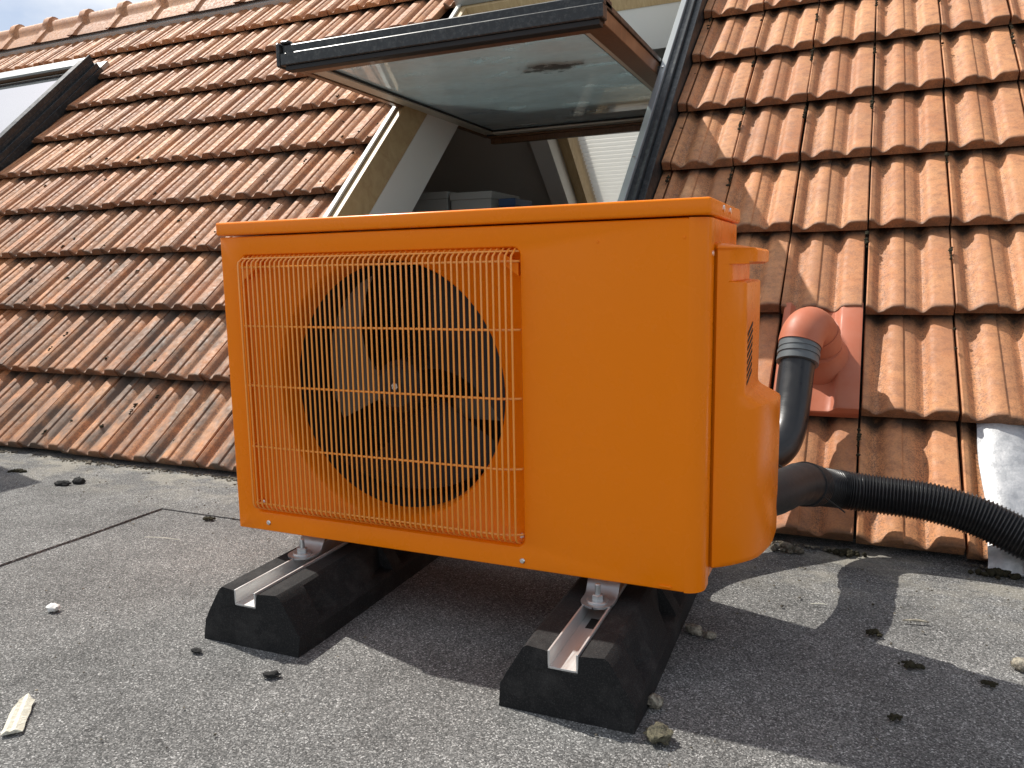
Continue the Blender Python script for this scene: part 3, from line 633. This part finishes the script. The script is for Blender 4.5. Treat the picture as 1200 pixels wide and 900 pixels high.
# ------------------------------------------------------------------ corrugated hose
hz_ = [(.868, .225, .200), (.902, .31, .196), (.922, .40, .186), (.934, .48, .170), (.955, .548, .150), (.992, .590, .137), (1.035, .602, .131), (1.085, .604, .128), (1.145, .602, .125), (1.20, .598, .116), (1.255, .590, .101), (1.335, .570, .070), (1.42, .55, .048), (1.55, .54, .045), (1.8, .54, .045), (2.2, .55, .045)]
hp = spline(hz_, 700)
hose = tag(empty('corrugated_hose', (1.5, .4, 0)), 'black corrugated hose curving out from behind the unit', 'hose')
O = Vector((1.5, .4, 0)); acc = 0; path = []; radii = []; lens = [0]
for a_, b_ in zip(hp, hp[1:]): lens.append(lens[-1] + (b_-a_).length)
def at_len(s):
    lo = 0
    import bisect
    i = min(max(bisect.bisect(lens, s)-1, 0), len(hp)-2); f = (s-lens[i])/max(1e-9, lens[i+1]-lens[i]); return hp[i].lerp(hp[i+1], f)
P_ = .0066; s = .330; 
while s < lens[-1] - P_:
    for f, r_ in ((0, .0352), (.22, .0358), (.42, .0385), (.62, .0387), (.82, .0362)):
        path.append(at_len(s + f*P_) - O); radii.append(r_)
    s += P_
MB().tube(path, radii, 22).build('corrugated_tube', M['hose'], hose, 50)
sl = [at_len(x) - O for x in [i*.0168 for i in range(21)]]
MB().tube(sl, [.0365 + .002*noise.noise(Vector((i*.5, 3, 1))) + (.0035 if 13 < i < 19 else 0) for i in range(21)], 26).build('tape_sleeve', M['tape'], hose)
for i, x in enumerate((.285, .296, .307, .319, .331)):
    c0 = at_len(x); t_ = (at_len(x+.005)-at_len(x-.005)).normalized(); MB().tube([c0 - O - t_*.0045, c0 - O - t_*.004, c0-O+t_*.003, c0 - O + t_*.0035], [.0400, .0432-.0004*i, .0428-.0004*i, .0400], 26).build('tape_band', M['tape'], hose)
tie = tag(MB().tube(spline([(.895, .43, .215), (.920, .428, .200), (.952, .452, .170), (.985, .50, .135), (1.010, .53, .108)], 20), .0016, 6).build('cable_tie', M['gasket'], None), 'thin black tie strip hanging across the hose sleeve', 'cable tie')

# ------------------------------------------------------------------ lead sheet over the eave tile, lower right
m = MB(); rows = []; nu, ns = 40, 26
for j in range(ns+1):
    s_ = -.055 + .385*j/ns; row = []
    for i in range(nu+1):
        u = 1.262 + .006*noise.noise(Vector((s_*6, 1, 4))) * (1 if i == 0 else 0) + .36*i/nu; w_ = ((u - U0)/TW) % 1
        h = .0095 + prof_at(min(w_, .98)); sm = .5*h + .5*.022 + .010
        dz = .006*noise.noise(Vector((u*16, s_*10, 2))) + .003*noise.noise(Vector((u*45, s_*38, 6)))
        off = -.020 + sm + dz - s_*.10
        if s_ < 0: 
            q = RP(u, 0, -.020 + sm + dz); row.append(Vector((q.x, q.y + s_*.35 - .012, max(.006, q.z + s_*.85))))
        else: row.append(RP(u, s_, off))
    rows.append(row)
m.loft(rows, False); m.loft([[q - nrm*.004 for q in r_] for r_ in rows], False)
m.loft([[r_[0] for r_ in rows], [r_[0] - nrm*.004 for r_ in rows]], False)
lead = m.build('lead_sheet', M['lead'], None, 60); tag(lead, 'pale dented lead sheet dressed over the eave tile at right', 'lead sheet')

# ------------------------------------------------------------------ small things lying about
def bit(name, seed, loc, size, mat, label, cat, amp=.35, sub=3, rot=0):
    o = MB().bm(rock(seed, size, sub, amp)).build(name, mat, None, 60); o.location = (loc[0], loc[1], loc[2] if len(loc) > 2 else size[2]*.62 + .003); o.rotation_euler.z = rot
    return tag(o, label, cat)
bit('stone', 3, (.800, .135), (.016, .009, .008), M['pebble'], 'elongated pale stone behind the right rubber foot', 'stone', rot=-.4)
bit('stone', 4, (.826, .128), (.010, .007, .006), M['pebble'], 'small pale stone next to the elongated one', 'stone')
bit('stone', 5, (.792, -.095), (.0115, .0105, .009), M['pebble'], 'round beige stone touching the right rubber foot', 'stone')
bit('stone', 6, (.815, -.168), (.0155, .0145, .011), M['mossrock'], 'mossy brown stone in front of the right rubber foot', 'stone', .5)
bit('stone', 7, (-.254, -.193), (.011, .009, .007), M['whitestone'], 'small white stone on the felt left of the unit', 'stone')
bit('stone', 8, (1.254, .197), (.014, .011, .009), M['pebble'], 'beige stone at the right edge beyond the shadow', 'stone')
bit('stone', 9, (1.345, .585), (.028, .026, .024), M['whitestone'], 'white stone at the right edge below the lead sheet', 'stone', .15)
bit('dirt_lump', 10, (-1.013, .385), (.024, .011, .009), M['lump'], 'left of two black lumps near the left eave', 'dirt lump', .4, rot=.2)
bit('dirt_lump', 11, (-.985, .415), (.018, .012, .011), M['lump'], 'right of two black lumps near the left eave', 'dirt lump', .4)
bit('dirt_lump', 12, (.100, -.213), (.010, .005, .003), M['lump'], 'flat black crumb by the left rubber foot', 'dirt lump', .4)
bit('dirt_lump', 13, (.262, -.228), (.012, .006, .004), M['lump'], 'small black crumb in front of the left rubber foot', 'dirt lump', .5, rot=.5)
def clump(seed, loc, size, label, mat='moss', rot=0, n=26):
    b = MB(); R = random.Random(seed)
    for i in range(n):
        a_ = R.uniform(0, 6.28); q = R.random()**.7; k = R.uniform(.16, .36)*(1.15 - .6*q)
        e = min(size[0], size[1]*1.6)*k
        b.bm(rock(seed + i, (e, e*R.uniform(.6, 1), min(e, size[2])*.9), 2, .5), Matrix.Translation((size[0]*q*math.cos(a_), size[1]*q*math.sin(a_), size[2]*.35*(1-q) + .002)))
    o = b.build('moss_clump', M[mat], None, 60); o.location = (loc[0], loc[1], .003); o.rotation_euler.z = rot
    return tag(o, label, 'moss')
def stick(name, a_, b_, r_, mat, label, cat):
    return tag(MB().tube(spline([a_, ((a_[0]+b_[0])/2+.002, (a_[1]+b_[1])/2+.002, a_[2]+.001), b_], 8), [r_*(.6+.4*math.sin(math.pi*i/7)) for i in range(8)], 6).build(name, mat, None), label, cat)
clump(14, (-1.285, .440), (.034, .014, .007), 'dark moss clump inside the shadow at far left', 'moss', .2)
clump(15, (1.063, .235), (.013, .011, .008), 'dark moss clump in the right-hand shadow', 'moss', 0)
clump(16, (1.11, .145), (.018, .010, .003), 'flat moss smear in the right-hand shadow', 'moss', 0)
clump(17, (1.206, .128), (.011, .008, .003), 'small moss smear near the right edge', 'moss', 0)
clump(18, (1.084, -.011), (.010, .008, .002), 'thin moss spot low in the right-hand shadow', 'moss', 0)
clump(19, (-.384, .299), (.020, .011, .003), 'flat moss spot left of the unit', 'moss', 0)
clump(20, (1.275, .575), (.048, .017, .011), 'long moss clump below the lead sheet', 'moss', .25)
clump(21, (1.018, .590), (.040, .014, .008), 'moss clump at the eave right of the hose sleeve', 'moss', .1)
clump(22, (.905, .575), (.034, .018, .014), 'grey silt clump under the hose by the eave', 'silt', 0)
stick('twig', (1.105, .298, .006), (1.143, .305, .006), .0022, M['pebble'], 'short pale twig at the right shadow edge', 'twig')
stick('twig', (.964, .312, .005), (.990, .318, .005), .0012, M['chip'], 'thin straw lying across the shadow near the side cover', 'twig')
stick('twig', (-.42, .145, .005), (-.33, .16, .005), .0010, M['chip'], 'thin straw left of the rubber foot', 'twig')
# splintered wood chip
m = MB(); n = 14; top = []; bot = []
L_, wd = .088, .012
for i in range(n+1):
    t = i/n; x = L_*(t-.5); w0 = wd*(1 + .12*noise.noise(Vector((t*6, 0, 3)))); top.append([(x, -w0, .004+.002*noise.noise(Vector((t*5, 1, 1)))), (x, -w0*.3, .0085), (x, .15*w0, .0065), (x, w0*.5, .0085), (x, w0*(1.05 if t < .80 else .2), .004)]); bot.append([(a_[0], a_[1]*.97, .0034) for a_ in top[-1]])
top[-1] = [(p_[0] + (.008 if 1 <= k <= 2 else -.004), p_[1]*.7, p_[2]) for k, p_ in enumerate(top[-1])]; bot[-1] = [(p_[0], p_[1], .0034) for p_ in top[-1]]
m.loft([t_ + b_[::-1] for t_, b_ in zip(top, bot)], True, True, True)
chip = m.build('wood_chip', M['chip'], None, 40); chip.location = (.018, -.440, 0.0005); chip.rotation_euler.z = math.atan2(-.404+.473, -.018-.052) ; tag(chip, 'pale splintered wood chip on the felt at lower left', 'wood chip')

# moss and silt wedged along the eave and in the tile joints: uncountable crumbs
def crumbs(name, pts, mat, label, seed):
    b = MB(); R = random.Random(seed)
    for (p_, sz) in pts:
        bmk = rock(R.random()*50, (sz*R.uniform(.7, 1.5), sz*R.uniform(.6, 1.1), sz*R.uniform(.35, .8)), 1, .5); b.bm(bmk, Matrix.Translation(p_) @ Matrix.Rotation(R.uniform(0, 6), 4, 'Z'))
    o = b.build(name, mat, None, 60); return tag(o, label, 'moss', None, 'stuff')
R = random.Random(11); pts = []
for i in range(5200):
    x = R.uniform(-3.2, 2.2); q = noise.noise(Vector((x*3.1, 2, 7))) + .5*noise.noise(Vector((x*11, 5, 1)))
    if R.random() > .35 + q*1.1: continue
    y = .616 - abs(R.gauss(0, .012 + .022*max(0, q))); pts.append((Vector((x, y, .005)), R.uniform(.0012, .0042)*(1.9 if R.random() < .07 else 1)))
for i in range(500):
    x = R.uniform(-2.6, 2.0); y = R.uniform(.2, .6); pts.append((Vector((x, y, .004)), R.uniform(.001, .003)))
for i in range(300):
    x = R.uniform(-1.3, 1.5); y = R.uniform(-.7, .5); pts.append((Vector((x, y, .0036)), R.uniform(.0008, .0022)))
crumbs('eave_silt', pts, M['silt'], 'dark crumbs and silt scattered along the eave edge', 1)
pts = []
for i in range(260):
    k = R.randrange(-2, 5); r_ = R.randrange(0, 10); s_ = (r_ + R.uniform(.55, 1.0)**.7)*G - .01; u = U0 + k*TW - .0015 + R.gauss(0, .001)
    if (k in (0, 1) and r_ == 1): continue
    fr = s_/G - r_; n_ = R.choice([1, 1, 1, 2, 3, 8])
    for q in range(n_): pts.append((RP(u + R.gauss(0, .0008), s_ - q*.006, -.012 + (1-fr)*.020), R.uniform(.0024, .0062)))
for i in range(150):
    s_ = R.uniform(.05, 2.0); u = R.uniform(-1.6 - s_, -.1); fr = (s_/G) % 1; w_ = ((u-U0)/TW) % 1
    if W1['u0'] - .05 < u < W1['u1'] + .05 and s_ > .9: continue
    for q in range(R.choice([1, 2, 3])): pts.append((RP(u + R.gauss(0, .002), s_ + q*.008, -.020 + prof_at(min(w_, .98)) + .0095 - fr*.039), R.uniform(.003, .0075)))
crumbs('tile_moss', pts, M['moss'], 'dark moss crumbs in the tile joints and troughs', 2)

# rendered chimney stack just left of the view, whose shadow falls on the felt
ch = tag(empty('chimney', (-2.2, .42, 0)), 'grey rendered chimney stack left of the view casting a corner shadow', 'chimney')
MB().box((-.26, -.20, 0), (.26, .20, 1.15), .004).build('stack', M['render'], ch); MB().box((-.262, -.202, 1.151), (.262, .202, 1.21), .008).build('cap', M['render'], ch)
print('tiles', NK)
